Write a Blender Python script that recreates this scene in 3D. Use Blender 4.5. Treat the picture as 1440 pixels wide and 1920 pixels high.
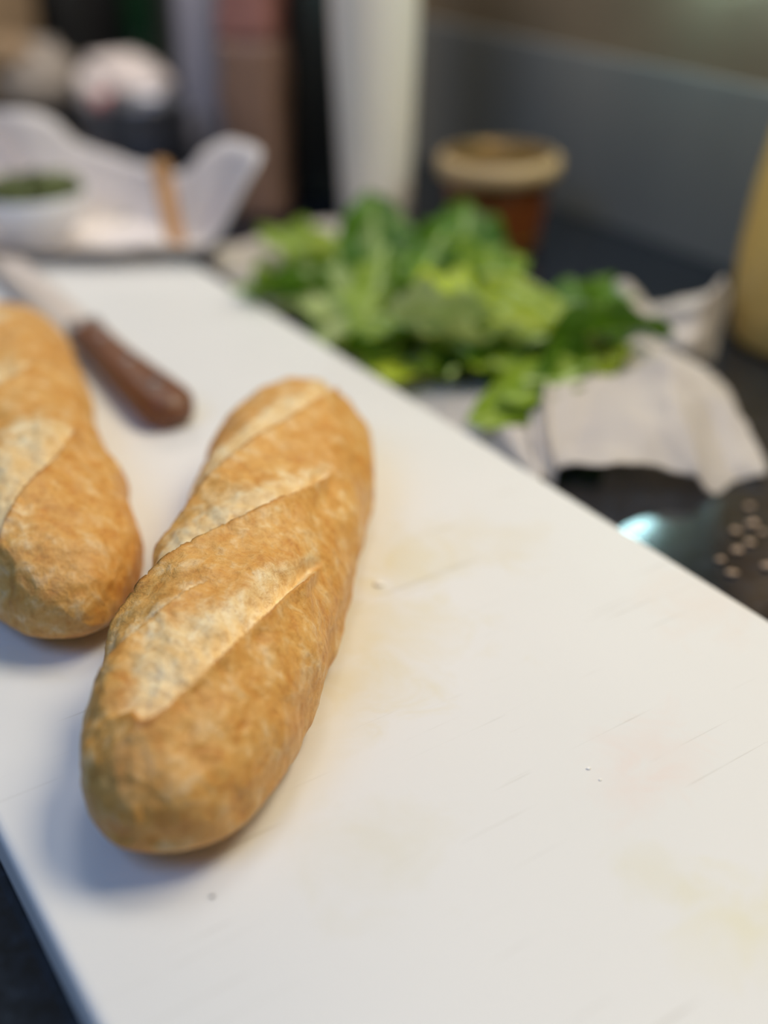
import bpy, bmesh, math, random
import numpy as np
from mathutils import Vector, Matrix, noise as mnoise

for o in list(bpy.data.objects): bpy.data.objects.remove(o)
scene = bpy.context.scene
COL = scene.collection

# ------------------------------------------------------------------ camera
T = 0.022                      # board thickness; counter top is z = 0
HC = 0.27 + T                  # lens height above the counter
FPX = 2200.0                   # focal length in pixels of the 1440x1920 frame
PITCH = math.atan((960 + 328) / FPX)
cd = bpy.data.cameras.new('camera')
cam = bpy.data.objects.new('camera', cd); COL.objects.link(cam)
cam.location = (0, 0, HC); cam.rotation_euler = (math.pi/2 - PITCH, 0, 0)
cd.sensor_fit = 'VERTICAL'; cd.sensor_height = 24.0; cd.sensor_width = 18.0
cd.lens = FPX / 1920 * 24.0
cd.clip_start = 0.01; cd.clip_end = 50
cd.dof.use_dof = True; cd.dof.focus_distance = 0.402; cd.dof.aperture_fstop = 1.65
scene.camera = cam

# ------------------------------------------------------------------ world, lights, exposure
w = bpy.data.worlds.new('world'); scene.world = w; w.use_nodes = True
bg = w.node_tree.nodes['Background']
bg.inputs[0].default_value = (0.82, 0.93, 1.0, 1); bg.inputs[1].default_value = 0.11
vs = scene.view_settings
vs.view_transform = 'Standard'; vs.look = 'None'; vs.gamma = 1.0; vs.use_curve_mapping = False
vs.exposure = 0.07

def area(name, loc, target, sx, sy, col, power):
    l = bpy.data.lights.new(name, 'AREA'); l.shape = 'RECTANGLE'; l.size = sx; l.size_y = sy
    l.color = col; l.energy = power
    o = bpy.data.objects.new(name, l); COL.objects.link(o); o.location = loc
    o.rotation_euler = (Vector(target) - Vector(loc)).to_track_quat('-Z', 'Y').to_euler()
    return o
area('counter_light', (0.42, 0.50, 0.80), (0.05, 0.40, 0), 0.45, 0.4, (1.0, 0.89, 0.68), 7.6)
area('ceiling_light', (0.06, 0.98, 1.45), (-0.2, 1.0, 0), 0.5, 0.4, (0.98, 0.98, 1.0), 4.8)
area('far_fill_light', (-0.30, 1.10, 0.47), (-0.3, 1.25, 0), 0.22, 0.22, (1.0, 0.91, 0.84), 1.45)  # added fill that brightens the tray and far things, not a known lamp
area('window_light', (-0.55, -0.15, 1.0), (-0.1, 0.3, 0), 0.6, 0.6, (0.26, 0.48, 1.0), 4.3)

# ------------------------------------------------------------------ helpers
S_, C_ = math.sin(PITCH), math.cos(PITCH)
def ray(px, py):
    u = (px - 720) / FPX; v = (py - 960) / FPX
    return Vector((u, C_ - v*S_, -S_ - v*C_))
def P(px, py, z=0.0):          # the point at height z that the photograph shows there
    d = ray(px, py); t = (z - HC) / d.z
    return Vector((d.x*t, d.y*t, z))
def zat(base, py):             # height above a foot point that shows at row py
    k = (py - 960) / FPX; Y = base.y
    return HC + (-(k*C_ + S_) * Y) / (C_ - k*S_)
def pxm(p): return FPX / (p.y*C_ - (p.z - HC)*S_)
D = Vector((-0.55026, 0.83499, 0)); N = Vector((0.83499, 0.55026, 0))   # along / across the counter
RZ = math.atan2(D.y, D.x)
def DN(d, n, z=0.0): return D*d + N*n + Vector((0, 0, z))

def tag(o, label=None, cat=None, group=None, kind=None):
    if label: o['label'] = label
    if cat: o['category'] = cat
    if group: o['group'] = group
    if kind: o['kind'] = kind
    return o
def empty(name, loc=(0, 0, 0), rz=0):
    o = bpy.data.objects.new(name, None); COL.objects.link(o)
    o.empty_display_size = 0.02
    o.location = loc; o.rotation_euler = (0, 0, rz); return o
def mesh_obj(name, verts, faces, mat, parent=None, smooth=True, loc=None):
    me = bpy.data.meshes.new(name); me.from_pydata([tuple(v) for v in verts], [], [tuple(f) for f in faces])
    if smooth: me.polygons.foreach_set('use_smooth', [True]*len(me.polygons))
    me.update()
    if mat: me.materials.append(mat)
    o = bpy.data.objects.new(name, me); COL.objects.link(o)
    if parent: o.parent = parent
    if loc is not None: o.location = loc
    return o
def bm_obj(name, bm, mat, parent=None, smooth=True, loc=None):
    me = bpy.data.meshes.new(name); bm.to_mesh(me); bm.free()
    if smooth: me.polygons.foreach_set('use_smooth', [True]*len(me.polygons))
    if mat: me.materials.append(mat)
    o = bpy.data.objects.new(name, me); COL.objects.link(o)
    if parent: o.parent = parent
    if loc is not None: o.location = loc
    return o
def box_bm(x0, x1, y0, y1, z0, z1, bev=0.0, seg=3):
    bm = bmesh.new(); bmesh.ops.create_cube(bm, size=1)
    for v in bm.verts:
        v.co = Vector((x0 + (v.co.x+.5)*(x1-x0), y0 + (v.co.y+.5)*(y1-y0), z0 + (v.co.z+.5)*(z1-z0)))
    if bev: bmesh.ops.bevel(bm, geom=bm.edges[:], offset=bev, segments=seg, profile=.5, affect='EDGES')
    return bm
def lathe(prof, seg=48):       # [(r, z)...] -> verts, faces
    V, F = [], []
    for r, z in prof:
        for k in range(seg):
            a = 2*math.pi*k/seg; V.append((r*math.cos(a), r*math.sin(a), z))
    for i in range(len(prof)-1):
        for k in range(seg):
            k2 = (k+1) % seg
            F.append((i*seg+k, i*seg+k2, (i+1)*seg+k2, (i+1)*seg+k))
    return V, F
def tube(points, radii, seg=10):
    V, F = [], []; pts = [Vector(p) for p in points]
    for i, p in enumerate(pts):
        t = (pts[min(i+1, len(pts)-1)] - pts[max(i-1, 0)]).normalized()
        a = t.cross(Vector((0.13, 0.21, 1)));  a.normalize(); b = t.cross(a)
        for k in range(seg):
            an = 2*math.pi*k/seg; V.append(p + (a*math.cos(an) + b*math.sin(an))*radii[i])
    for i in range(len(pts)-1):
        for k in range(seg):
            k2 = (k+1) % seg; F.append((i*seg+k, (i+1)*seg+k, (i+1)*seg+k2, i*seg+k2))
    F.append(tuple(range(seg))); F.append(tuple(reversed(range((len(pts)-1)*seg, len(pts)*seg))))
    return V, F
def crom(p0, p1, p2, p3, t):
    return 0.5*((2*p1) + (p2-p0)*t + (2*p0-5*p1+4*p2-p3)*t*t + (3*p1-p0-3*p2+p3)*t**3)
def interp_grid(G, nu, nv):    # Catmull-Rom through a grid of control points
    G = np.array([[list(p) for p in r] for r in G], float); R, K, _ = G.shape
    def along(A, n):
        m = len(A); out = []
        for i in range(n):
            x = i/(n-1)*(m-1); k = min(int(x), m-2); t = x-k
            g = lambda j: A[j] if 0 <= j < m else (2*A[0]-A[1] if j < 0 else 2*A[-1]-A[-2])
            out.append(crom(g(k-1), g(k), g(k+1), g(k+2), t))
        return np.array(out)
    A = along(G, nu)
    return np.swapaxes(along(np.swapaxes(A, 0, 1), nv), 0, 1)
def grid_faces(nu, nv, wrap=False):
    F = []
    for i in range(nu-1):
        for j in range(nv if wrap else nv-1):
            j2 = (j+1) % nv
            F.append((i*nv+j, (i+1)*nv+j, (i+1)*nv+j2, i*nv+j2))
    return F
def sheet(name, G, mat, nu=48, nv=64, crumple=.004, sc=28, seed=0, floor=.0006, thick=.0005, parent=None, creases=()):
    A = interp_grid(G, nu, nv); V = []
    for (u0, v0, u1, v1, wd, amp) in creases:          # straight folds across the sheet
        uu, vv = np.meshgrid(np.linspace(0, 1, nu), np.linspace(0, 1, nv), indexing='ij')
        L_ = math.hypot(u1-u0, v1-v0); du, dv = (u1-u0)/L_, (v1-v0)/L_
        al = (uu-u0)*du + (vv-v0)*dv; ac = np.abs(-(uu-u0)*dv + (vv-v0)*du)
        tent = np.clip(1-ac/wd, 0, 1)**1.4 * np.clip(np.minimum(al+.08, L_-al+.08)/.12, 0, 1)
        A[..., 2] += tent*amp
    for p in A.reshape(-1, 3):
        q = Vector(p)*sc + Vector((seed*7.3, seed*3.1, 0))
        n1 = mnoise.ridged_multi_fractal(q, 1.0, 2.1, 3, 1.0, 2.0) - 1.0
        n2 = mnoise.noise(q*1.7)
        v = Vector(p) + Vector((mnoise.noise(q*.9+Vector((9, 0, 0)))*.6, mnoise.noise(q*.9+Vector((0, 9, 0)))*.6, n1*.55 + n2*.5))*crumple
        v.z = max(v.z, floor + .0005*(1+mnoise.noise(q*3)))
        V.append(v)
    o = mesh_obj(name, V, grid_faces(nu, nv), mat, parent)
    m = o.modifiers.new('thick', 'SOLIDIFY'); m.thickness = thick; m.offset = 1
    return o

# ------------------------------------------------------------------ material toolkit
class NT:
    def __init__(s, name):
        s.m = bpy.data.materials.new(name); s.m.use_nodes = True
        s.t = s.m.node_tree; s.n = s.t.nodes; s.b = s.n['Principled BSDF']
    def node(s, k, **kw):
        n = s.n.new(k)
        for a, v in kw.items(): setattr(n, a, v)
        return n
    def link(s, a, b): s.t.links.new(a, b)
    def coord(s, kind='Object', scale=None, rot=None, loc=None):
        c = s.node('ShaderNodeTexCoord'); out = c.outputs[kind]
        if scale or rot or loc:
            mp = s.node('ShaderNodeMapping')
            if scale: mp.inputs['Scale'].default_value = scale
            if rot: mp.inputs['Rotation'].default_value = rot
            if loc: mp.inputs['Location'].default_value = loc
            s.link(out, mp.inputs['Vector']); out = mp.outputs[0]
        return out
    def noise(s, vec, scale, detail=4, rough=.55, dist=0.0):
        n = s.node('ShaderNodeTexNoise'); n.inputs['Scale'].default_value = scale
        n.inputs['Detail'].default_value = detail; n.inputs['Roughness'].default_value = rough; n.inputs['Distortion'].default_value = dist
        if vec is not None: s.link(vec, n.inputs['Vector'])
        return n.outputs['Fac']
    def voro(s, vec, scale, feat='F1'):
        n = s.node('ShaderNodeTexVoronoi', feature=feat); n.inputs['Scale'].default_value = scale
        s.link(vec, n.inputs['Vector']); return n.outputs['Distance']
    def ramp(s, fac, stops):
        r = s.node('ShaderNodeValToRGB'); e = r.color_ramp.elements
        while len(e) < len(stops): e.new(.5)
        for x, (p, c) in zip(e, stops):
            x.position = p; x.color = (*c, 1) if not isinstance(c, (int, float)) else (c, c, c, 1)
        s.link(fac, r.inputs[0]); return r.outputs[0]
    def mix(s, fac, a, b, mode='MIX'):
        n = s.node('ShaderNodeMix', data_type='RGBA', blend_type=mode)
        for sock, v in ((n.inputs[0], fac), (n.inputs[6], a), (n.inputs[7], b)):
            if isinstance(v, (int, float)): sock.default_value = v
            elif isinstance(v, tuple): sock.default_value = (*v, 1)
            else: s.link(v, sock)
        return n.outputs[2]
    def math(s, op, a, b=None, c=None, clamp=False):
        n = s.node('ShaderNodeMath', operation=op); n.use_clamp = clamp
        for k, v in enumerate((a, b, c)):
            if v is None: continue
            if isinstance(v, (int, float)): n.inputs[k].default_value = v
            else: s.link(v, n.inputs[k])
        return n.outputs[0]
    def attr(s, name): return s.node('ShaderNodeAttribute', attribute_name=name).outputs['Fac']
    def bump(s, h, strength=.3, dist=.001, prev=None):
        b = s.node('ShaderNodeBump'); b.inputs['Strength'].default_value = strength; b.inputs['Distance'].default_value = dist
        s.link(h, b.inputs['Height'])
        if prev: s.link(prev, b.inputs['Normal'])
        return b.outputs[0]
    def set(s, **kw):
        for k, v in kw.items():
            k = k.replace('_', ' ')
            sock = s.b.inputs[k]
            if isinstance(v, (int, float)): sock.default_value = v
            elif isinstance(v, tuple): sock.default_value = (*v, 1) if len(v) == 3 and sock.type == 'RGBA' else v
            else: s.link(v, sock)
        return s.m
def lin(r, g, b):
    f = lambda c: (c/255/12.92 if c/255 <= .04045 else ((c/255+.055)/1.055)**2.4)
    return (f(r), f(g), f(b))
def plain(name, rgb, rough=.5, var=.12, scale=60, bump=.1, **kw):
    t = NT(name); co = t.coord(); nz = t.noise(co, scale, 4)
    a = tuple(c*(1-var) for c in rgb); b = tuple(min(1, c*(1+var)) for c in rgb)
    t.set(Base_Color=t.ramp(nz, [(.3, a), (.7, b)]), Roughness=rough, Normal=t.bump(nz, bump, .0008))
    return t.set(**kw)

def m_bread():
    t = NT('bread_crust'); co = t.coord()
    pale = t.attr('pale'); rim = t.attr('rim')
    big = t.noise(co, 26, 5, .6, .6)
    blot = t.noise(co, 120, 6, .66, .35)
    fine = t.noise(co, 430, 5, .65, .2)
    crust = t.ramp(blot, [(.30, lin(200, 132, 54)), (.42, lin(220, 160, 78)), (.53, lin(232, 180, 100)), (.66, lin(245, 212, 154))])
    crust = t.mix(t.ramp(big, [(.40, 0.0), (.68, .5)]), crust, lin(210, 146, 66))
    palec = t.ramp(blot, [(.3, lin(222, 180, 112)), (.5, lin(240, 208, 150)), (.7, lin(250, 232, 188))])
    edge = t.math('ADD', pale, t.math('MULTIPLY', t.math('SUBTRACT', blot, .5), .9))
    pm = t.ramp(edge, [(.14, 0.0), (.58, 1.0)])
    col = t.mix(pm, crust, palec)
    col = t.mix(t.math('MULTIPLY', rim, .65), col, lin(172, 100, 34))
    # small dark blisters
    vo = t.voro(t.coord(scale=(1, 1, 1)), 46)
    spot = t.ramp(vo, [(.04, 1.0), (.09, 0.0)])
    gate = t.ramp(t.noise(co, 40, 2), [(.55, 0.0), (.6, 1.0)])
    col = t.mix(t.math('MULTIPLY', t.math('MULTIPLY', spot, gate), .75), col, lin(158, 84, 24))
    col = t.mix(t.ramp(fine, [(.35, .35), (.5, 0.0)]), col, lin(178, 118, 50))
    n = t.bump(big, .3, .004); n = t.bump(blot, .6, .002, n); n = t.bump(fine, .5, .0007, n)
    ro = t.ramp(blot, [(.3, .5), (.7, .36)])
    return t.set(Base_Color=col, Roughness=ro, Normal=n, Specular_IOR_Level=.42)
def m_board():
    t = NT('board_plastic'); co = t.coord()
    base = t.mix(t.noise(co, 9, 3), lin(229, 228, 222), lin(236, 234, 229))
    geo = t.node('ShaderNodeNewGeometry').outputs['Position']
    wob = t.noise(co, 38, 4, .6, 1.0)
    def blob(px, py, r, sy, col, k, base):
        p = P(px, py, T)
        vm = t.node('ShaderNodeVectorMath', operation='DISTANCE'); t.link(geo, vm.inputs[0]); vm.inputs[1].default_value = p
        d = t.math('DIVIDE', vm.outputs['Value'], r)
        d = t.math('ADD', d, t.math('MULTIPLY', t.math('SUBTRACT', wob, .5), 2.6))
        return t.mix(t.ramp(d, [(.0, k*.6), (1.0, 0.0)]), base, col)
    for b in ((785, 1055, .030, 1, lin(222, 208, 150), .60), (705, 1190, .045, 1, lin(224, 210, 158), .65), (640, 1290, .03, 1, lin(222, 208, 160), .5),
              (1230, 1400, .022, 1, lin(236, 216, 204), .7), (1170, 1480, .018, 1, lin(236, 216, 204), .6), (1430, 1740, .025, 1, lin(230, 222, 178), .75),
              (1230, 1640, .014, 1, lin(226, 220, 190), .6), (690, 1600, .028, 1, lin(224, 218, 192), .6), (1330, 1130, .03, 1, lin(234, 214, 196), .6),
              (900, 1010, .03, 1, lin(226, 214, 180), .5), (20, 1240, .02, 1, lin(226, 218, 190), .4)):
        base = blob(*b, base)
    sm = None; h = None
    for ang, sc, lo in ((.35, 520, .71), (-.75, 460, .72), (1.25, 480, .735)):
        v = t.coord(scale=(1, .02, 1), rot=(0, 0, ang))
        sv = t.noise(v, sc, 1, .4); gate = t.ramp(t.noise(t.coord(loc=(ang, 2, 0)), 16, 3), [(.5, 0.0), (.64, 1.0)])
        x = t.math('MULTIPLY', t.ramp(sv, [(lo, 0.0), (lo+.04, 1.0)]), gate)
        sm = x if sm is None else t.math('MAXIMUM', sm, x)
    base = t.mix(t.math('MULTIPLY', sm, .28), base, lin(150, 140, 118))
    nz = t.noise(co, 900, 2)
    n = t.bump(nz, .04, .0004); n = t.bump(t.math('SUBTRACT', 1.0, sm), .25, .0003, n)
    return t.set(Base_Color=base, Roughness=.42, Normal=n, Specular_IOR_Level=.35)
def m_granite():
    t = NT('dark_granite'); co = t.coord()
    a = t.noise(co, 130, 6, .7); b = t.voro(co, 260)
    col = t.ramp(a, [(.38, (.0035, .005, .008)), (.56, (.012, .017, .026)), (.72, (.035, .045, .062))])
    fleck = t.math('MULTIPLY', t.ramp(b, [(.10, 1.0), (.2, 0.0)]), t.ramp(t.noise(co, 55, 2), [(.55, 0.0), (.62, 1.0)]))
    col = t.mix(t.math('MULTIPLY', fleck, .6), col, lin(120, 128, 138))
    return t.set(Base_Color=col, Roughness=.12, IOR=1.75, Normal=t.bump(a, .03, .0005))
def m_leaf(name, c0, c1, vein):
    t = NT(name); uv = t.coord('UV')
    sep = t.node('ShaderNodeSeparateXYZ'); t.link(uv, sep.inputs[0])
    u = t.math('ABSOLUTE', t.math('SUBTRACT', sep.outputs['X'], .5))
    nz = t.noise(t.coord(), 45, 4)
    col = t.ramp(nz, [(.3, c0), (.7, c1)])
    ph = t.math('ADD', t.math('MULTIPLY', sep.outputs['Y'], 9.0), t.math('MULTIPLY', u, -7.0))
    fr = t.math('ABSOLUTE', t.math('SUBTRACT', t.math('FRACT', ph), .5))
    vm = t.math('MULTIPLY', t.ramp(fr, [(.0, 1.0), (.16, 0.0)]), .45)
    mid = t.ramp(u, [(.03, .9), (.11, 0.0)])
    vv = t.math('MAXIMUM', vm, mid)
    col = t.mix(t.math('MULTIPLY', vv, .7), col, vein)
    t.set(Base_Color=col, Roughness=.38, Normal=t.bump(t.math('SUBTRACT', t.noise(t.coord(), 160, 3), vv), .35, .0012))
    tr = t.node('ShaderNodeBsdfTranslucent'); t.link(col, tr.inputs[0])
    ms = t.node('ShaderNodeMixShader'); ms.inputs[0].default_value = .3
    out = t.n['Material Output']; t.link(t.b.outputs[0], ms.inputs[1]); t.link(tr.outputs[0], ms.inputs[2]); t.link(ms.outputs[0], out.inputs[0])
    return t.m
def m_wood(name, c0, c1, sc=(1, 14, 14), scale=22, rough=.4):
    t = NT(name); v = t.coord(scale=sc)
    nz = t.noise(v, scale, 6, .65, .8)
    return t.set(Base_Color=t.ramp(nz, [(.3, c0), (.68, c1)]), Roughness=rough, Normal=t.bump(nz, .15, .0005))
def m_paper(name, rgb, tr=.25):
    t = NT(name); nz = t.noise(t.coord(), 400, 3)
    col = t.mix(nz, tuple(c*.96 for c in rgb), rgb)
    t.set(Base_Color=col, Roughness=.85, Normal=t.bump(nz, .1, .0003))
    trn = t.node('ShaderNodeBsdfTranslucent'); t.link(col, trn.inputs[0])
    ms = t.node('ShaderNodeMixShader'); ms.inputs[0].default_value = tr
    out = t.n['Material Output']; t.link(t.b.outputs[0], ms.inputs[1]); t.link(trn.outputs[0], ms.inputs[2]); t.link(ms.outputs[0], out.inputs[0])
    return t.m
def m_emit(name, rgb, k):
    t = NT(name); nz = t.noise(t.coord(), 30, 2)
    t.set(Base_Color=(.8, .9, .9), Emission_Color=t.mix(nz, rgb, tuple(c*.97 for c in rgb)), Emission_Strength=k)
    return t.m

M = dict(
    bread=m_bread(), board=m_board(), granite=m_granite(),
    wall_lower=plain('grey_splashback', lin(126, 126, 122), .45, .05, 6, .02),
    wall_upper=plain('brown_wall', lin(122, 106, 84), .7, .06, 12, .05),
    trim=plain('grey_trim', lin(84, 80, 72), .4, .05),
    handle=m_wood('dark_handle_wood', lin(74, 40, 20), lin(134, 82, 44)),
    steel=plain('knife_steel', (.80, .74, .68), .42, .06, 200, .03, Metallic=1.0),
    rivet=plain('rivet_steel', (.34, .32, .31), .35, .06, 200, .03, Metallic=1.0),
    paper=m_paper('white_tissue', lin(236, 229, 222), .42), tray=m_paper('white_card', lin(240, 232, 226), .12),
    porcelain=plain('white_porcelain', lin(228, 228, 230), .25, .02),
    herb=plain('herb_green', lin(92, 104, 48), .6, .3, 200, .3),
    stick=m_wood('pale_wood', lin(178, 130, 82), lin(206, 160, 110)),
    white_plastic=plain('white_plastic', lin(240, 232, 220), .4, .03, 8, .02),
    red_brown=plain('red_brown_pouch', lin(146, 114, 96), .4, .15, 18, .2),
    pink_print=plain('pink_print', lin(168, 116, 106), .45, .1, 30, .1),
    lilac_grey=plain('lilac_grey_metal', lin(150, 148, 158), .35, .05, 10, .03),
    black=plain('black_plastic', lin(34, 32, 31), .4, .2, 30, .05),
    green_glass=plain('green_glass', lin(14, 48, 26), .15, .2, 10, .02),
    tan=plain('tan_card', lin(158, 132, 100), .7, .08, 20, .1),
    greige=plain('greige_bag', lin(168, 156, 142), .6, .1, 25, .2),
    bag_white=plain('white_bag', lin(236, 222, 212), .4, .04, 30, .1),
    bag_pink=plain('pink_bag_print', lin(190, 120, 118), .4, .1, 30, .1),
    pewter=plain('pewter_metal', (.22, .22, .235), .35, .08, 30, .05, Metallic=.7),
    jar_glass=plain('amber_contents', lin(116, 62, 24), .2, .4, 24, .05),
    jar_label=plain('olive_label', lin(120, 104, 20), .4, .25, 26, .05),
    lid=plain('cream_lid', lin(196, 168, 124), .35, .08, 12, .03),
    lid_top=plain('gold_lid_top', lin(130, 100, 50), .3, .2, 20, .05, Metallic=.4),
    mustard=plain('mustard_plastic', lin(232, 192, 108), .35, .08, 9, .02),
    mustard_top=plain('ochre_plastic', lin(186, 138, 50), .35, .08, 9, .02),
    crumb=plain('pale_crumb', lin(186, 160, 134), .8, .1, 900, .0),
    crumb_white=plain('white_crumb', lin(255, 252, 244), .8, .0, 900, .0),
    led=m_emit('cyan_white_led', (.55, .95, 1.0), 42),
    leaf_dark=m_leaf('dark_leaf', lin(48, 92, 8), lin(92, 138, 22), lin(140, 174, 66)),
    leaf_mid=m_leaf('mid_green_leaf', lin(104, 142, 22), lin(152, 180, 54), lin(192, 208, 110)),
    leaf_pale=m_leaf('pale_leaf', lin(150, 174, 92), lin(188, 204, 130), lin(218, 226, 176)),
    leaf_lime=m_leaf('lime_leaf', lin(158, 186, 20), lin(200, 216, 60), lin(222, 230, 126)),
    leaf_olive=m_leaf('olive_leaf', lin(124, 150, 12), lin(170, 186, 48), lin(204, 212, 104)),
    midrib=plain('leaf_rib', lin(176, 200, 120), .4, .08),
)

# ------------------------------------------------------------------ structure
BN0, BN1, BD0, BD1 = 0.0452, 0.3352, -0.02, 0.85      # board extents across / along
WN = 0.70
def counter_box(name, d0, d1, n0, n1, z0, z1, mat, bev=0, parent=None):
    bm = box_bm(d0, d1, -n1, -n0, z0, z1, bev)       # local x along D, local y along -N
    o = bm_obj(name, bm, mat, parent, smooth=False); o.rotation_euler = (0, 0, RZ); return o
tag(counter_box('counter_top', -1.2, 3.2, -0.35, WN, -0.04, 0, M['granite'], .003), 'dark speckled polished granite counter top under the board', 'counter', kind='structure')
EDGE = 0.152
tag(counter_box('wall_back', -1.2, 3.2, WN, WN+.10, -0.9, 1.9, M['wall_upper']), 'dull brown wall above the grey splashback', 'wall', kind='structure')
tag(counter_box('splashback', -1.2, 3.2, WN-.006, WN, .0, .133, M['wall_lower'], .0015), 'plain dark grey splashback panel behind the counter', 'splashback', kind='structure')
tag(counter_box('wall_left', 3.2, 3.3, -2.5, WN+.1, -0.9, 1.9, M['wall_upper']), 'brown wall at the far end of the counter', 'wall', kind='structure')
tag(counter_box('floor', -2.2, 3.2, -2.5, WN, -.95, -.9, M['trim']), 'grey floor below the counter', 'floor', kind='structure')

# ------------------------------------------------------------------ cutting board
bm = box_bm(BD0, BD1, -BN1, -BN0, 0.0002, T, 0)
bmesh.ops.bevel(bm, geom=bm.edges[:], offset=.0035, segments=4, profile=.5, affect='EDGES')
o = bm_obj('cutting_board', bm, M['board']); o.rotation_euler = (0, 0, RZ)
for p in o.data.polygons: p.use_smooth = False
tag(o, 'large white plastic cutting board with faint knife scratches and yellow stains', 'cutting board')

# ------------------------------------------------------------------ bread rolls
def smooth(x, a, b):
    t = np.clip((x-a)/(b-a), 0, 1); return t*t*(3-2*t)
def nz3(P3, sc, seed):
    out = np.empty(len(P3))
    for i, p in enumerate(P3): out[i] = mnoise.noise(Vector(p)*sc + Vector((seed, seed*2.3, 0)))
    return out
def bread(name, q, slashes, seed, label):
    E0, E1 = np.array(q[0:2]), np.array(q[2:4]); b2, b3 = q[4:6]; W = np.array(q[6:11]); pw, hk = q[11], q[12]
    ns, nf = 400, 288
    sv = -np.cos(np.linspace(0, np.pi, ns)); sv = sv*.55 + np.linspace(-1, 1, ns)*.45
    ph = np.linspace(0, 2*np.pi, nf, endpoint=False)
    cs, sn = np.cos(ph), np.sin(ph)
    ax = E1-E0; L = np.hypot(*ax); a = ax/L; n = np.array([a[1], -a[0]]); mid = (E0+E1)/2
    w = np.polyval(np.polyfit(np.linspace(-1, 1, 5), W, 4), sv)
    cap = np.sqrt(np.clip(1-np.abs(sv)**pw, 0, 1)); w = np.maximum(w, .005)*cap
    off = b2*(1-sv**2) + b3*sv*(1-sv**2)
    hc = W.mean()*hk; zt = hc*1.25*cap; zb = hc*.75*cap**.6
    sg = np.sign(cs)*np.abs(cs)**.9
    lx = off[:, None] + w[:, None]*sg[None]
    ly = np.repeat((sv*L/2)[:, None], nf, 1)
    z = np.where(sn[None] > 0, hc*.75 + zt[:, None]*np.abs(sn)[None], hc*.75 - zb[:, None]*np.abs(sn)[None]**.42)
    Pn = np.stack([lx, ly, z], -1)
    du = np.gradient(Pn, axis=0); dv = np.roll(Pn, -1, 1) - np.roll(Pn, 1, 1)
    nn = np.cross(dv, du); nn /= np.maximum(np.linalg.norm(nn, axis=-1, keepdims=True), 1e-12)
    c0 = np.array([off.mean(), 0, hc*.75])
    if np.sum(nn*(Pn-c0)) < 0: nn = -nn
    deg = np.degrees(ph); Lm = L/2
    disp = np.zeros((ns, nf)); pale = np.zeros((ns, nf)); rim = np.zeros((ns, nf))
    flat = Pn.reshape(-1, 3)
    n_lo = nz3(flat, 34, seed).reshape(ns, nf); n_mid = nz3(flat, 95, seed+3).reshape(ns, nf); n_hi = nz3(flat, 260, seed+5).reshape(ns, nf)
    for sl in slashes:
        pts = sl['line']; f_ = np.array([p[1] for p in pts]); s_ = np.array([p[0] for p in pts]); o_ = np.argsort(f_)
        f_, s_ = f_[o_], s_[o_]
        # smooth the line, extrapolating with its end slopes
        se = np.polyval(np.polyfit(f_, s_, min(3, len(f_)-1)), np.clip(deg, f_[0]-8, f_[-1]+8))
        win = smooth(deg, f_[0]-5, f_[0]+7) * (1-smooth(deg, f_[-1]-2, f_[-1]+sl.get('e', 34)))
        wd = np.interp(deg, [f_[0]-6, f_[0]+14, (f_[0]+f_[-1])/2, f_[-1]+12], np.array(sl['w']))
        dl = (sv[:, None] - se[None])*Lm + n_mid*.0022 + n_hi*.0009
        up = np.exp(np.minimum(dl, 0)/.013)*(1-smooth(dl, -.0004, .0011))
        tr = smooth(dl, -.0004, .0011)*(1-smooth(dl, .0, wd[None]))
        disp += win[None]*(sl['a']*up - sl['b']*tr)
        pm = win[None]*smooth(dl, -.0004, .0008)*(1-smooth(dl, wd[None]*.35, wd[None]*1.35))
        pale = np.maximum(pale, pm)
        rim = np.maximum(rim, win[None]*np.exp(-((dl+.0012)/.0013)**2)*np.clip(.55+n_mid*1.4, 0, 1))
    up_w = smooth(np.broadcast_to(sn[None], disp.shape), -.75, -.1)
    disp += (n_lo*.0024 + n_mid*.0013 + n_hi*.0004*(1+pale))*(.25+.75*up_w)
    Pn = Pn + nn*disp[..., None]
    Pn[..., 2] = np.maximum(Pn[..., 2], .0004)
    V = Pn.reshape(-1, 3)
    F = grid_faces(ns, nf, True)
    me = bpy.data.meshes.new(name); me.from_pydata(V.tolist(), [], F)
    for nm, A in (('pale', pale), ('rim', rim)):
        at = me.attributes.new(nm, 'FLOAT', 'POINT'); at.data.foreach_set('value', A.reshape(-1).astype(np.float32))
    bmm = bmesh.new(); bmm.from_mesh(me); bmesh.ops.remove_doubles(bmm, verts=bmm.verts, dist=1e-6); bmesh.ops.recalc_face_normals(bmm, faces=bmm.faces); bmm.to_mesh(me); bmm.free()
    me.polygons.foreach_set('use_smooth', [True]*len(me.polygons)); me.materials.append(M['bread'])
    o = bpy.data.objects.new(name, me); COL.objects.link(o)
    o.location = (mid[0], mid[1], T); o.rotation_euler = (0, 0, math.atan2(-n[0]*0 + n[1], n[0]))
    return tag(o, label, 'bread', 'crusty bread rolls on the cutting board')
q1 = [-.07038, .24288, -.03715, .53452, .00585, -.00197, .03904, .03619, .03633, .0381, .03346, 4.3726, .72]
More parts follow.
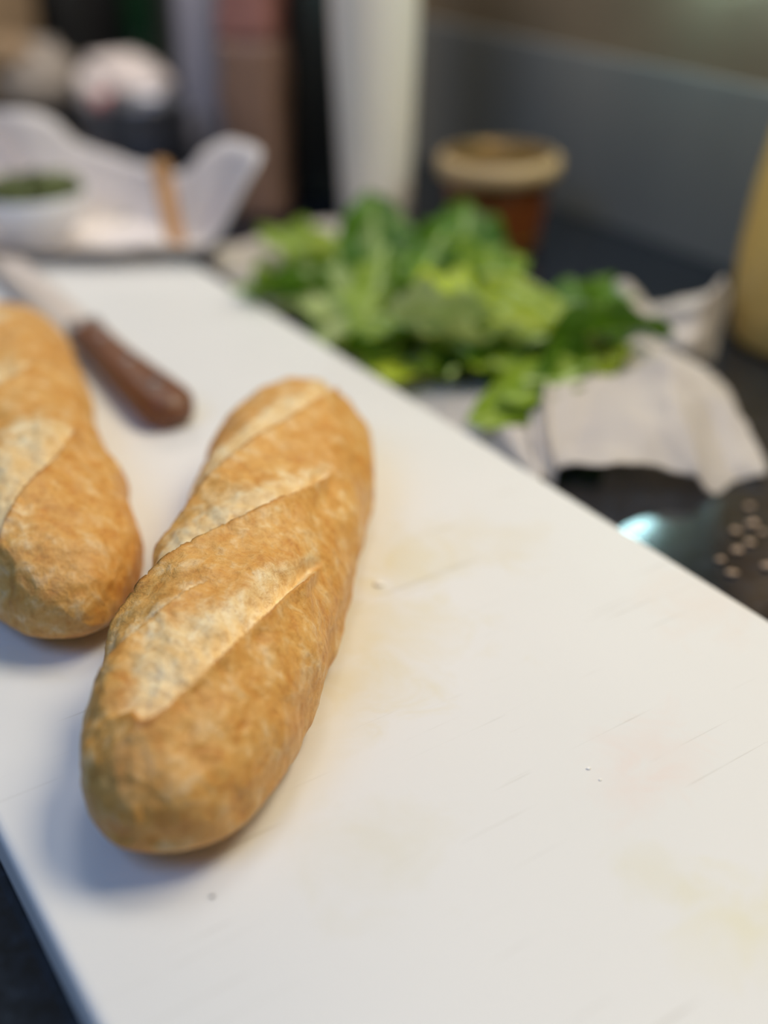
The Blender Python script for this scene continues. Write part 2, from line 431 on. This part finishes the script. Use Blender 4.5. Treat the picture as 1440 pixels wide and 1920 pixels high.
bread('bread_roll', q1, [
    dict(line=[(.83, 55), (.507, 79), (.253, 96), (.122, 115), (.004, 126), (-.13, 150)], w=[.02, .05, .055, .04], e=25, a=.0042, b=.0050),
    dict(line=[(.199, 52), (-.02, 66), (-.137, 88), (-.23, 102.5), (-.336, 120), (-.47, 150)], w=[.007, .024, .034, .034], e=25, a=.0046, b=.0056),
    dict(line=[(-.238, 39.5), (-.416, 55.5), (-.507, 60), (-.671, 71.5), (-.754, 82), (-.848, 95)], w=[.008, .026, .046, .046], a=.0044, b=.0056),
    dict(line=[(-.44, 96), (-.56, 112), (-.66, 132)], w=[.004, .008, .012, .012], a=.0034, b=.0026),
    ], 1.7, 'whole golden slashed bread roll lying in the middle of the cutting board')
q2 = [-.1116, .34903, -.22226, .64291, -.00406, .00081, .03642, .03777, .03516, .03645, .03424, 3.79964, .72]
bread('bread_roll', q2, [
    dict(line=[(-.38, 60), (-.617, 87.5), (-.70, 101.5), (-.774, 118)], w=[.008, .03, .055, .055], a=.005, b=.006),
    dict(line=[(.114, 71.5), (.004, 87), (-.043, 97), (-.12, 112)], w=[.006, .016, .026, .026], a=.003, b=.004),
    dict(line=[(.62, 62), (.48, 85), (.36, 110)], w=[.006, .02, .026, .026], a=.003, b=.004),
    ], 8.2, 'golden bread roll cut off by the left picture edge, beside the knife')

# ------------------------------------------------------------------ knife
def knife():
    a, b = P(168, 655, T), P(338, 812, T)
    ax = (b-a); Lh = ax.length; ax.normalize(); rz = math.atan2(ax.y, ax.x)
    root = empty('kitchen_knife', (a.x, a.y, T), rz)
    tag(root, 'kitchen knife with dark brown wooden handle and steel blade behind the left roll', 'knife')
    # handle outline along +x, half widths
    xs = np.linspace(0, 1, 30); V = []; F = []; seg = 20
    for t in xs:
        hw = np.interp(t, [0, .06, .25, .45, .7, .88, 1.0], [.0098, .0105, .0100, .0112, .0136, .0146, .0146])
        k = math.sqrt(max(0, 1-max(0, (t-.86)/.14)**2.4)) if t > .86 else 1
        hw *= max(k, .02); ht = np.interp(t, [0, .5, 1], [.0072, .0085, .0095])*max(k, .02)**.5
        bend = -.0012*math.sin(t*math.pi)
        for s in range(seg):
            an = 2*math.pi*s/seg; c, s2 = math.cos(an), math.sin(an)
            y = math.copysign(abs(c)**.62, c)*hw; z = math.copysign(abs(s2)**.62, s2)*ht
            V.append((t*Lh, y+bend, .0098+z))
    for i in range(len(xs)-1):
        for s in range(seg): F.append((i*seg+s, i*seg+(s+1) % seg, (i+1)*seg+(s+1) % seg, (i+1)*seg+s))
    F.append(tuple(reversed(range(seg)))); F.append(tuple(range((len(xs)-1)*seg, len(xs)*seg)))
    h = mesh_obj('handle', V, F, M['handle'], root); h['label'] = 'dark brown wooden handle'
    for t in (.2, .52, .8):
        v, f = lathe([(0, .0012), (.0026, .0011), (.003, .0), (.003, -.004)], 20)
        r = mesh_obj('rivet', v, f, M['rivet'], h); r.location = (t*Lh, -.0012*math.sin(t*math.pi), .0098+np.interp(t, [0, .5, 1], [.0072, .0085, .0095])-.0006)
    bb = box_bm(-.009, .003, -.0102, .0102, .003, .0168, .002); bm_obj('bolster', bb, M['rivet'], root)
    # blade: spine (+y side) thick, edge thin
    V = []; F = []; Lb = .215; st = 26
    for i in range(st+1):
        t = i/st; x = -.002 - t*Lb
        e = -.0135 + .0*t; sp = .0105 if t < .8 else .0105 - .019*((t-.8)/.2)**2
        lo, hi = .0085, .0105
        V += [(x, e, .0092), (x, e*.45+.0, hi+.0003), (x, sp, hi), (x, sp, lo), (x, e*.45, lo-.0003)]
    for i in range(st):
        for s in range(5): F.append((i*5+s, (i+1)*5+s, (i+1)*5+(s+1) % 5, i*5+(s+1) % 5))
    F.append((0, 1, 2, 3, 4)); F.append(tuple(reversed(range(st*5, st*5+5))))
    bl = mesh_obj('blade', V, F, M['steel'], root, smooth=False)
    return root
knife()

# ------------------------------------------------------------------ crumbs
def crumb_mesh(seed, r):
    bm = bmesh.new(); bmesh.ops.create_icosphere(bm, subdivisions=2, radius=r)
    for v in bm.verts:
        k = 1 + .55*mnoise.noise(v.co/r*1.3 + Vector((seed*5.1, seed, 0)))
        v.co = Vector((v.co.x*k*1.15, v.co.y*k*.85, max(v.co.z*k*.42, -.4*r)))
    return bm
rnd = random.Random(4)
for i, (px, py, r, lab) in enumerate([(710, 1098, .0019, 'bright white bread crumb on the board right of the middle roll'), (1103, 1442, .0007, 'tiny white crumb beside a knife scratch on the right of the board'),
                                 (1125, 1463, .0005, 'tinier pale crumb next to the scratch on the right of the board'), (398, 1682, .0007, 'tiny grey crumb on the board below the middle roll')]):
    p = P(px, py, T); o = bm_obj('bread_crumb', crumb_mesh(i+1, r), M['crumb_white'] if i < 3 else M['rivet'], loc=(p.x, p.y, T+.4*r))
    tag(o, lab, 'crumb')
for i, (px, py, r) in enumerate([(1410, 985, .0026), (1405, 1020, .0022), (1382, 1035, .0024), (1372, 1078, .0024), (1440, 1065, .0028), (1378, 998, .0022), (1404, 952, .002), (1350, 1052, .0018), (1428, 1000, .0018)]):
    p = P(px, py, 0); o = bm_obj('bread_crumb', crumb_mesh(i+11, r), M['crumb'], loc=(p.x, p.y, .4*r+.0002))
    tag(o, 'small pale crumb scattered on the dark counter at the right edge', 'crumb', 'crumbs on the dark counter')

# ------------------------------------------------------------------ white paper under and beside the greens
def G(rows, k=1.0): return [[P(x, y, z*k) for (x, y, z) in r] for r in rows]
o = sheet('paper_sheet', G([
    [(395, 500, .012), (520, 585, .006), (640, 660, .005), (760, 745, .006), (870, 815, .006), (960, 880, .006), (1010, 905, .01)],
    [(400, 470, .020), (560, 540, .003), (690, 620, .003), (800, 690, .010), (900, 740, .016), (960, 800, .02), (1020, 860, .012)],
    [(440, 455, .014), (600, 490, .003), (760, 560, .003), (880, 630, .003), (980, 690, .004), (1040, 740, .010), (1070, 800, .003)],
    [(500, 445, .010), (640, 415, .016), (800, 490, .002), (930, 550, .003), (1040, 620, .003), (1100, 670, .003), (1120, 720, .003)]]),
    M['paper'], 50, 80, .0035, 32, 3)
tag(o, 'flat wrinkled white paper sheet lying under the pile of green leaves', 'paper')
o = sheet('paper_napkin', G([
    [(1036, 912, .004), (1054, 872, .026), (1130, 878, .034), (1215, 862, .032), (1285, 888, .020), (1335, 922, .004), (1375, 892, .006), (1428, 890, .006)],
    [(1012, 878, .020), (1040, 790, .048), (1120, 772, .054), (1210, 782, .050), (1290, 820, .036), (1345, 856, .020), (1388, 862, .014), (1432, 878, .010)],
    [(992, 800, .040), (1045, 745, .050), (1125, 715, .056), (1220, 712, .058), (1305, 745, .050), (1365, 790, .032), (1396, 826, .018), (1428, 866, .010)],
    [(1000, 770, .030), (1060, 715, .036), (1140, 680, .050), (1225, 660, .060), (1305, 692, .050), (1365, 735, .030), (1392, 790, .014), (1422, 860, .004)],
    [(1030, 760, .004), (1080, 700, .010), (1150, 655, .030), (1225, 645, .045), (1290, 672, .036), (1350, 715, .016), (1384, 780, .004), (1412, 850, .002)]], .55),
    M['paper'], 90, 130, .006, 20, 1, creases=[
    (0, .06, .7, .10, .06, .008), (.1, .2, 1, .5, .14, -.005), (.0, .62, 1, .36, .12, .007),
    (.05, .86, .7, .55, .10, -.005), (.5, .1, .6, .9, .12, .005)])
tag(o, 'large crumpled white napkin arched over the counter in front of the leaves', 'napkin')
o = sheet('paper_napkin', G([
    [(1120, 660, .004), (1180, 665, .006), (1240, 675, .008), (1290, 690, .006), (1335, 665, .004)],
    [(1112, 610, .022), (1180, 605, .034), (1240, 630, .030), (1300, 640, .030), (1352, 610, .020)],
    [(1108, 565, .036), (1170, 552, .052), (1235, 585, .040), (1305, 590, .046), (1366, 560, .046)],
    [(1115, 545, .030), (1165, 535, .050), (1235, 572, .042), (1312, 560, .056), (1362, 528, .066)],
    [(1130, 560, .006), (1180, 550, .010), (1240, 570, .016), (1320, 556, .040), (1352, 524, .064)]], .8),
    M['paper'], 64, 80, .005, 22, 6, creases=[
    (.1, .1, .9, .35, .12, .005), (.1, .5, 1, .45, .14, -.007), (.5, .1, .45, .9, .12, -.004)])
tag(o, 'smaller crumpled white napkin with an upright corner behind the large napkin', 'napkin')

# ------------------------------------------------------------------ green leaves
def leaf_mesh(L, Wd, bend, cup, wave, seed, tip=1.0):
    nu, nv = 18, 11; V = []; UV = []
    def spine(t):
        a = bend*t; # arc
        if abs(bend) < 1e-3: return Vector((t*L, 0, 0)), 0
        R = L/bend; return Vector((R*math.sin(a), 0, R*(1-math.cos(a)))), a
    mid = []
    for i in range(nu):
        t = i/(nu-1); c, a = spine(t); mid.append((c, a))
        hw = Wd/2*(max(0, math.sin(math.pi*min(1, (t*.97+.03))**.85))**.75)*(1-.12*t*tip)
        if t > .97: hw *= .45
        for j in range(nv):
            s = j/(nv-1)*2-1
            y = hw*s; up = cup*Wd*(s*s)*.5*math.sin(math.pi*min(1, t+.08)) + wave*Wd*math.sin(9*t*math.pi*.6+seed+s*1.5)*abs(s)**1.5*.3
            up += .02*Wd*mnoise.noise(Vector((t*4, s*2, seed)))*3
            V.append((c.x - math.sin(a)*up, y*(1-.25*cup*abs(s)), c.z + math.cos(a)*up))
            UV.append((j/(nv-1), t))
    F = grid_faces(nu, nv)
    return V, F, UV, mid
def leaf(px, py, z, yaw, pitch, roll, L, Wd, mat, bend=.7, cup=.3, wave=.2, seed=1.0, label=None, stem=.010):
    p = P(px, py, z)
    root = empty('green_leaf', (0, 0, 0))
    L *= 1.12; Wd *= 1.2
    V, F, UV, mid = leaf_mesh(L, Wd, bend, cup, wave, seed)
    b = mesh_obj('blade', V, F, M[mat], root)
    uvl = b.data.uv_layers.new(name='UVMap')
    for lp in b.data.loops: uvl.data[lp.index].uv = UV[lp.vertex_index]
    pts = [Vector((-stem, 0, -.002)), Vector((-stem*.5, 0, -.0006))] + [mid[i][0] + Vector((math.sin(mid[i][1]), 0, -math.cos(mid[i][1])))*.0004 for i in range(0, 17, 2)]
    rad = [.0016, .0016] + [.0015*(1-k/10.5) + .0002 for k in range(len(pts)-2)]
    v, f = tube(pts, rad, 8); mesh_obj('midrib', v, f, M['midrib'], root)
    # the leaf's middle sits at the given point
    Rm = Matrix.Rotation(yaw, 3, 'Z') @ Matrix.Rotation(-pitch, 3, 'Y') @ Matrix.Rotation(roll, 3, 'X')
    c = Rm @ mid[9][0]
    # keep every corner above the counter
    low = min((Rm @ Vector(v)).z for v in V) - c.z
    zz = max(p.z, .004 - low)
    if zz > p.z: p = P(px, py, zz)
    loc = p - c
    near = [(loc + Rm @ Vector(v)).dot(N) for v in V if (loc + Rm @ Vector(v)).z < T + .004]
    if near and min(near) < BN1 + .004: loc += N*(BN1 + .004 - min(near))     # clear of the board's side
    root.location = loc; root.rotation_euler = Rm.to_euler()
    return tag(root, label or 'green salad leaf heaped in the pile on the white paper', 'leaf', 'salad leaves in the pile')
R = math.radians
rl = random.Random(11)
# the filling of the heap
for k in range(15):
    t = rl.random(); s = rl.uniform(-1, 1)
    px = 560 + 560*t + rl.uniform(-30, 30); py = 560 + 110*t + s*75
    if px < 640: py = min(py, 560)
    z = .012 + .030*(1-abs(s))*math.sin(math.pi*(.12+.76*t)) * rl.uniform(.3, 1)
    leaf(px, py, z, rl.uniform(0, 2*math.pi), rl.uniform(-.35, .5), rl.uniform(-.7, .7), rl.uniform(.064, .085), rl.uniform(.042, .055),
         rl.choice(['leaf_dark', 'leaf_mid', 'leaf_dark', 'leaf_olive', 'leaf_dark']), rl.uniform(-.8, .9), rl.uniform(.1, .5), .25, rl.uniform(0, 9))
FAC = -math.pi/2   # +x of the leaf turned towards the camera
for a in [
    # px, py, z, yaw, pitch, roll, L, W, material, bend, cup, wave, seed, label
    (705, 450, .045, R(95), R(66), R(10), .074, .056, 'leaf_dark', -.5, .25, .2, 1.1, 'dark green leaf standing upright at the top of the pile'),
    (785, 520, .040, R(250), R(-30), R(10), .066, .046, 'leaf_dark', .8, .3, .3, 2.9, 'dark green folded leaf at the middle of the pile upper slope'),
    (760, 470, .040, R(60), R(55), R(-30), .060, .040, 'leaf_dark', -.7, .4, .2, 2.3, 'dark green leaf leaning right of the tallest upright leaf'),
    (868, 460, .044, R(75), R(58), R(12), .074, .060, 'leaf_dark', -.6, .35, .3, 3.2, 'dark green leaf with folded tip in front of the amber jar'),
    (835, 495, .042, R(120), R(42), R(-22), .068, .044, 'leaf_mid', -.8, .4, .2, 4.1, 'mid green leaf left of the folded leaf in front of the amber jar'),
    (925, 505, .036, R(30), R(30), R(20), .060, .044, 'leaf_mid', -.7, .3, .3, 4.7, 'mid green leaf on the right shoulder of the pile below the jar'),
    (545, 460, .022, R(150), R(40), R(-12), .060, .046, 'leaf_mid', -.7, .35, .3, 5.0, 'mid green leaf at the left rear end of the pile'),
    (620, 470, .028, R(110), R(40), R(15), .060, .046, 'leaf_olive', -.6, .3, .2, 5.5, 'olive leaf between the left rear leaf and the tallest leaf'),
    (520, 520, .018, R(200), R(20), R(20), .060, .044, 'leaf_mid', -.9, .3, .3, 6.0, 'mid green leaf at the leftmost end of the pile by the board'),
    (590, 560, .026, R(250), R(-30), R(-5), .062, .050, 'leaf_pale', .9, -.3, .2, 6.6, 'pale green leaf drooping to the board at the left of the pile'),
    (650, 610, .020, R(290), R(-25), R(10), .058, .040, 'leaf_pale', .8, -.3, .2, 6.9, 'small pale leaf hanging to the board edge left of the lime leaf'),
    (700, 570, .030, R(265), R(-40), R(25), .064, .038, 'leaf_mid', .7, .3, .3, 7.3, 'mid green leaf drooping left of the pile dark centre'),
    (665, 660, .010, R(240), R(-10), R(-20), .050, .034, 'leaf_lime', .5, -.2, .2, 7.7, 'small lime leaf touching the board edge at the left front of the pile'),
    (775, 685, .018, R(300), R(-28), R(-15), .058, .042, 'leaf_lime', .8, -.3, .15, 8.1, 'lime yellow leaf at the front foot of the pile beside the board'),
    (735, 640, .026, R(255), R(-30), R(20), .056, .030, 'leaf_mid', .6, .3, .3, 8.4, 'narrow mid green leaf just above the lime yellow leaf'),
    (845, 610, .040, R(330), R(-10), R(-35), .066, .058, 'leaf_pale', .9, .55, .15, 8.8, 'round pale cupped leaf at the front centre of the pile'),
    (900, 640, .034, R(345), R(-20), R(-25), .072, .050, 'leaf_pale', .8, .3, .3, 9.2, 'ruffled pale leaf right of the round cupped leaf'),
    (880, 560, .044, R(20), R(5), R(10), .066, .040, 'leaf_lime', -.8, .3, .3, 9.6, 'lime leaf lying on top of the pile behind the cupped leaf'),
    (960, 600, .040, R(310), R(-22), R(10), .068, .046, 'leaf_olive', .8, -.2, .2, 10.0, 'olive leaf sloping forward in the middle right of the pile'),
    (1020, 545, .040, R(330), R(10), R(-20), .066, .062, 'leaf_olive', -1.1, -.5, .15, 10.4, 'broad rounded olive green leaf at the right top of the pile'),
    (1060, 600, .034, R(320), R(-25), R(10), .062, .044, 'leaf_olive', .7, -.3, .25, 10.9, 'olive leaf below the broad rounded leaf at the right of the pile'),
    (1000, 650, .030, R(335), R(-20), R(-15), .070, .040, 'leaf_pale', .7, .4, .25, 11.4, 'pale ruffled leaf low on the right front of the pile'),
    (950, 690, .026, R(325), R(-22), R(0), .070, .040, 'leaf_mid', .6, .3, .3, 11.9, 'mid green leaf low at the front centre above the hanging narrow leaf'),
    (1045, 680, .026, R(310), R(-15), R(20), .066, .036, 'leaf_mid', .7, .3, .3, 12.3, 'mid green leaf resting against the large napkin'),
    (1150, 618, .046, R(8), R(8), R(-40), .066, .042, 'leaf_dark', -.3, .4, .2, 12.8, 'dark leaf with pointed tip reaching right over the rear napkin'),
    (1100, 570, .036, R(-10), R(-5), R(10), .058, .036, 'leaf_dark', .4, .3, .2, 13.3, 'dark leaf behind the pointed leaf at the right end of the pile'),
    (955, 765, .022, R(208), R(-18), R(-30), .066, .034, 'leaf_mid', .5, .35, .2, 13.7, 'bright green narrow leaf lying across the front edge of the white paper'),
    (1010, 730, .028, R(215), R(-12), R(-15), .056, .032, 'leaf_mid', .4, .35, .2, 14.2, 'small bright leaf behind the narrow leaf on the paper edge'),
    ]:
    leaf(*a)

# ------------------------------------------------------------------ things against the wall
def thing_at(name, px, py, label, cat, rz=0.0, z=0.0, group=None):
    b = P(px, py, z); r = empty(name, b, rz); tag(r, label, cat, group); return r, b
def part_lathe(name, prof, mat, parent, seg=56):
    v, f = lathe(prof, seg); return mesh_obj(name, v, f, M[mat], parent)
# tall white cylinder
r, b = thing_at('white_canister', 704, 432, 'tall white plastic canister standing behind the green leaves', 'canister')
k = pxm(Vector((b.x, b.y, 0)))
rb, rt = 62/k, 86/k*.87
part_lathe('body', [(0, 0.0005), (rb*.96, .0005), (rb, .003), (rb*1.06, .05), (rb*1.2, .14), (rb*1.3, .24), (rb*1.3, .27)], 'white_plastic', r)
part_lathe('lid', [(rb*1.33, .262), (rb*1.34, .29), (rb*1.28, .297), (0, .30)], 'lilac_grey', r)
# amber jar
r, b = thing_at('food_jar', 928, 462, 'round jar with amber contents and cream rimmed lid against the grey splashback', 'jar')
k = pxm(b); zr = zat(b, 288); R0 = 80/k; R1 = 104/k
part_lathe('body', [(0, .0005), (R0*.94, .0005), (R0, .004), (R1*.93, zr*.8), (R1*.92, zr*.82)], 'jar_glass', r)
part_lathe('label_band', [(R0*1.012+.0006, zr*.15), (R0*1.06+.0006, zr*.48), (R0*1.03, zr*.48)], 'jar_label', r)
l = part_lathe('lid', [(R1*.95, zr*.79), (R1*1.06, zr*.8), (R1*1.08, zr*.96), (R1*1.0, zr), (R1*.93, zr)], 'lid', r)
part_lathe('lid_top', [(R1*.93, zr), (R1*.9, zr-.004), (0, zr-.004)], 'lid_top', l)
# mustard bottle at right
r, b = thing_at('squeeze_bottle', 1512, 640, 'mustard yellow plastic squeeze bottle cut off by the right picture edge', 'bottle')
k = pxm(b)
part_lathe('body', [(0, .0006), (.130/1*130/k*0 + 128/k, .0006), (142/k, .006), (147/k, .03), (146/k, .06), (136/k, .10), (118/k, .14), (96/k, .17), (70/k, .19)], 'mustard', r)
part_lathe('shoulder', [(120/k, .137), (98/k, .17), (72/k, .193), (40/k, .20)], 'mustard_top', r)
part_lathe('nozzle', [(38/k, .198), (36/k, .212), (16/k, .225), (8/k, .255), (0, .256)], 'mustard_top', r)
# red brown pouch
r, b = thing_at('brown_pouch', 492, 395, 'upright red brown pouch with pink top between white canister and tray', 'pouch', rz=R(-12))
k = pxm(b); hw = 56/k
def pouch(name, hw, dep, z0, z1, mat, parent, seed, n=20, m=36):
    V = []; 
    for i in range(n):
        t = i/(n-1); z = z0 + (z1-z0)*t
        for j in range(m):
            a = 2*math.pi*j/m; c, s = math.cos(a), math.sin(a)
            x = math.copysign(abs(c)**.55, c)*hw; y = math.copysign(abs(s)**.7, s)*dep
            q = Vector((x*30+seed, y*30, z*22)); d = mnoise.noise(q)*.004
            V.append((x+d, y+d*.8, z))
    F = grid_faces(n, m, True); F.append(tuple(range(m))); F.append(tuple(reversed(range((n-1)*m, n*m))))
    return mesh_obj(name, V, [tuple(reversed(f)) for f in F], M[mat], parent)
zt = zat(b, 70)
pouch('body', hw, .028, .001, zt, 'red_brown', r, 2)
pouch('printed_top', hw*1.0, .028, zt, zt+.075, 'pink_print', r, 2, 8)
# lilac grey canister
r, b = thing_at('grey_canister', 392, 262, 'lilac grey metal canister far back on the counter', 'canister')
k = pxm(b); rr = 44/k
part_lathe('body', [(0, .0005), (rr, .0005), (rr*1.01, .004), (rr*1.0, .25), (rr*.97, .26)], 'lilac_grey', r)
part_lathe('lid', [(rr*1.03, .256), (rr*1.03, .28), (rr*.9, .287), (0, .288)], 'black', r)
# black block added in place of the shaded gap beside the white canister
r, b = thing_at('dark_gap_block', 590, 352, 'tall black block added for the shaded gap left of the white canister', 'gap block', rz=RZ)
bm_obj('body', box_bm(-.045, .045, -.04, .04, .0006, .25, .008), M['black'], r)
bm_obj('lid', box_bm(-.047, .047, -.042, .042, .2505, .272, .006), M['black'], r)
# green bottle
r, b = thing_at('green_bottle', 272, 148, 'dark green glass bottle far behind the white bag', 'bottle')
k = pxm(b)
part_lathe('body', [(0, .0006), (30/k, .0006), (34/k, .004), (34/k, .15), (26/k, .18), (12/k, .21), (11/k, .27)], 'green_glass', r)
part_lathe('cap', [(13/k, .265), (13/k, .285), (0, .286)], 'black', r)
# black box far back
r, b = thing_at('black_box', 150, 128, 'black box at the far end of the counter near the wall', 'box', rz=RZ)
bm_obj('body', box_bm(-.06, .06, -.05, .05, .0006, .17, .005), M['black'], r)
bm_obj('lid', box_bm(-.062, .062, -.052, .052, .1705, .19, .004), M['black'], r)
# tan carton
r, b = thing_at('tan_carton', -25, 160, 'tan cardboard carton at the far left behind the tray', 'carton', rz=RZ+.3)
bm_obj('body', box_bm(-.06, .06, -.05, .05, .0006, .15, .003), M['tan'], r)
bm_obj('flap', box_bm(-.06, .06, -.048, .05, .1505, .154, .001), M['tan'], r)

def blob_bag(name, px, py, rx, ry, rz_, mat, parent, seed, crum=.35, n=30, m=44, off=(0, 0, 0)):
    V = []
    for i in range(n+1):
        th = math.pi*i/n
        for j in range(m):
            a = 2*math.pi*j/m; d = Vector((math.sin(th)*math.cos(a), math.sin(th)*math.sin(a), math.cos(th)))
            q = d*1.6 + Vector((seed, seed*.7, 0))
            k = 1 + crum*(mnoise.ridged_multi_fractal(q, 1.0, 2.2, 3, 1.0, 2.0)-1.1)*.5
            p = Vector((d.x*rx*k, d.y*ry*k, d.z*rz_*k)) + Vector((0, 0, rz_*.85)) + Vector(off)
            p.z = max(p.z, .0008); V.append(p)
    F = [tuple(reversed(f)) for f in grid_faces(n+1, m, True)]
    o = mesh_obj(name, V, F, M[mat], parent); return o
# greige bag and white-pink bag
r, b = thing_at('greige_bag', 80, 205, 'crumpled greige bag lying behind the white tray', 'bag', rz=.3)
blob_bag('body', 0, 0, .05, .04, .042, 'greige', r, 3.3)
blob_bag('gathered_neck', 0, 0, .03, .025, .02, 'tan', r, 5.3, off=(-.03, -.01, .05))
r, b = thing_at('white_bag', 236, 230, 'crumpled white plastic bag with pink print behind the tray', 'bag', rz=-.5)
bd = blob_bag('body', 0, 0, .056, .036, .040, 'bag_white', r, 7.1, .7)
blob_bag('folded_top', 0, 0, .034, .03, .022, 'bag_white', r, 1.9, .45, off=(.040, -.012, .028))
blob_bag('pink_print', 0, 0, .02, .012, .010, 'bag_pink', r, 4.4, .3, 16, 24, off=(.012, -.040, .022))
# pewter pot below the bag
r, b = thing_at('pewter_pot', 285, 305, 'small dark pewter pot standing behind the tray below the white bag', 'pot')
part_lathe('body', [(0, .0006), (.030, .0006), (.036, .006), (.04, .03), (.037, .055), (.039, .062), (.036, .062), (.033, .05), (.03, .012), (0, .01)], 'pewter', r)
pts = [Vector((.036, 0, .05)), Vector((.054, .002, .047)), Vector((.058, .002, .03)), Vector((.05, .002, .016)), Vector((.038, 0, .014))]
v, f = tube(pts, [.0035]*5, 10); h = mesh_obj('handle', v, f, M['pewter'], r); 

# ------------------------------------------------------------------ paper tray, bowl with herbs, wooden stick
def tray():
    c = P(215, 432, T)
    root = empty('paper_tray', c); tag(root, 'open white paper tray with flared sides at the far end of the board', 'tray')
    # rim listed around the tray: pixel and height above the board
    rim = [(490, 285, .078), (435, 262, .080), (385, 285, .062), (330, 322, .046), (240, 300, .046), (150, 268, .056), (95, 222, .074), (10, 205, .080), (-70, 215, .070), (-150, 330, .05),
           (-120, 430, .03), (-20, 462, .016), (90, 468, .014), (200, 466, .016), (300, 462, .016), (375, 462, .016), (420, 425, .030), (462, 350, .060)]
    rp = [P(x, y, T+z) - c for x, y, z in rim]; n = len(rp)
    m = 108; ring = []
    for i in range(m):
        x = i/m*n; k = int(x); t = x-k
        ring.append(crom(rp[(k-1) % n], rp[k % n], rp[(k+1) % n], rp[(k+2) % n], t))
    rows = 16; V = []
    for j in range(rows):
        t = j/(rows-1)
        for i in range(m):
            p = ring[i]; floor_r = .62
            if t < .45: s = t/.45*floor_r; z = .0012
            else:
                u = (t-.45)/.55; s = floor_r + (1-floor_r)*u; z = .0012 + (p.z-.0012)*u**1.15
            q = Vector((p.x*s, p.y*s, z)); q.z += .0025*mnoise.noise(q*40)*min(1, max(0, (t-.4)*3)); q.z = max(q.z, .001)
            V.append(q)
    o = mesh_obj('tray_body', V, grid_faces(rows, m, True), M['tray'], root)
    md = o.modifiers.new('t', 'SOLIDIFY'); md.thickness = .0012; md.offset = 1
    return root
tray()
# porcelain bowl full of chopped herbs, standing in front within the tray
bb = P(72, 452, T+.004)
root = empty('small_bowl', bb); tag(root, 'small white porcelain bowl of chopped green herbs at the left picture edge', 'bowl')
k = pxm(bb); Rr = 104/k
part_lathe('bowl_body', [(0, .0), (Rr*.5, .0), (Rr*.55, .003), (Rr*.8, .014), (Rr*.96, .028), (Rr, .038), (Rr*.97, .0385), (Rr*.92, .030), (Rr*.75, .018), (0, .010)], 'porcelain', root)
rh = random.Random(5); V = []; F = []
for i in range(420):
    a = rh.uniform(0, 6.283); rr_ = Rr*.88*math.sqrt(rh.random()); z = .036 + rh.uniform(0, .014)*(1-rr_/Rr*.6)
    c = Vector((rr_*math.cos(a), rr_*math.sin(a), z)); u = Vector((rh.uniform(-1, 1), rh.uniform(-1, 1), rh.uniform(-.5, .5))).normalized()*.005; v = u.cross(Vector((0, 0, 1))).normalized()*.003
    n0 = len(V); V += [c-u, c+v, c+u, c-v]; F.append((n0, n0+1, n0+2, n0+3))
v2, f2 = lathe([(Rr*.9, .031), (Rr*.6, .040), (0, .043)], 32)
n0 = len(V); V += [Vector(x) for x in v2]; F += [tuple(i+n0 for i in f) for f in f2]
o = mesh_obj('chopped_herbs', V, F, M['herb'], root, smooth=False); o['kind'] = 'stuff'
# a few herb sprigs loose in the tray
for i, (px, py, yaw) in enumerate([(222, 388, .3), (246, 398, -.4), (205, 376, .1), (262, 402, .9)]):
    p = P(px, py, T+.004); root = empty('herb_sprig', (p.x, p.y, T+.004), yaw)
    tag(root, 'small olive green herb sprig lying in the white tray', 'herb', 'herb sprigs in the tray')
    v, f = tube([Vector((-.02, 0, .001)), Vector((0, .001, .003)), Vector((.02, 0, .004))], [.0009, .0009, .0006], 6)
    mesh_obj('stem', v, f, M['herb'], root)
    for s in range(6):
        x = -.012 + s*.006; sg = 1 if s % 2 else -1
        mesh_obj('leaflet', [(x, 0, .002), (x+.004, sg*.004, .005), (x+.009, sg*.009, .004), (x+.007, sg*.002, .006)], [(0, 1, 2, 3)], M['herb'], root)
# wooden stick leaning in the tray
a = P(334, 470, T+.004); e = P(302, 318, T+.060)
dv = e-a; root = empty('wooden_stick', a); tag(root, 'flat pale wooden stick leaning over the white tray', 'stick')
L = dv.length; bm = box_bm(0, L, -.0075, .0075, -.0015, .0015, .0012)
q = dv.to_track_quat('X', 'Z'); o = bm_obj('shaft', bm, M['stick'], root); o.rotation_mode = 'QUATERNION'; o.rotation_quaternion = q
v, f = lathe([(0, -.0015), (.0075, -.0015), (.0075, .0015), (0, .0015)], 20)
o2 = mesh_obj('rounded_tip', v, f, M['stick'], root, smooth=False); o2.rotation_mode = 'QUATERNION'; o2.rotation_quaternion = q; o2.location = dv

# ------------------------------------------------------------------ little wall lamp that glints on the granite
hit = P(1203, 955, 0); rr_ = ray(1203, 955); rr_.z *= -1
tl = ((WN-.030) - hit.dot(N)) / rr_.dot(N); lp = hit + rr_*tl
root = empty('wall_lamp', lp); tag(root, 'small cyan white LED wall lamp above the splashback', 'lamp')
axis = (N*1.0 + Vector((0, 0, -1.1)) + D*-.25).normalized()
v, f = tube([axis*-.024, axis*-.022, axis*.010, axis*.012], [.005, .008, .008, .005], 20); mesh_obj('tube', v, f, M['led'], root)
foot = lp + N*(WN-.0002-lp.dot(N)); foot.z = lp.z
v, f = tube([axis*.011, foot-lp], [.0045, .0045], 12); mesh_obj('bracket', v, f, M['trim'], root)
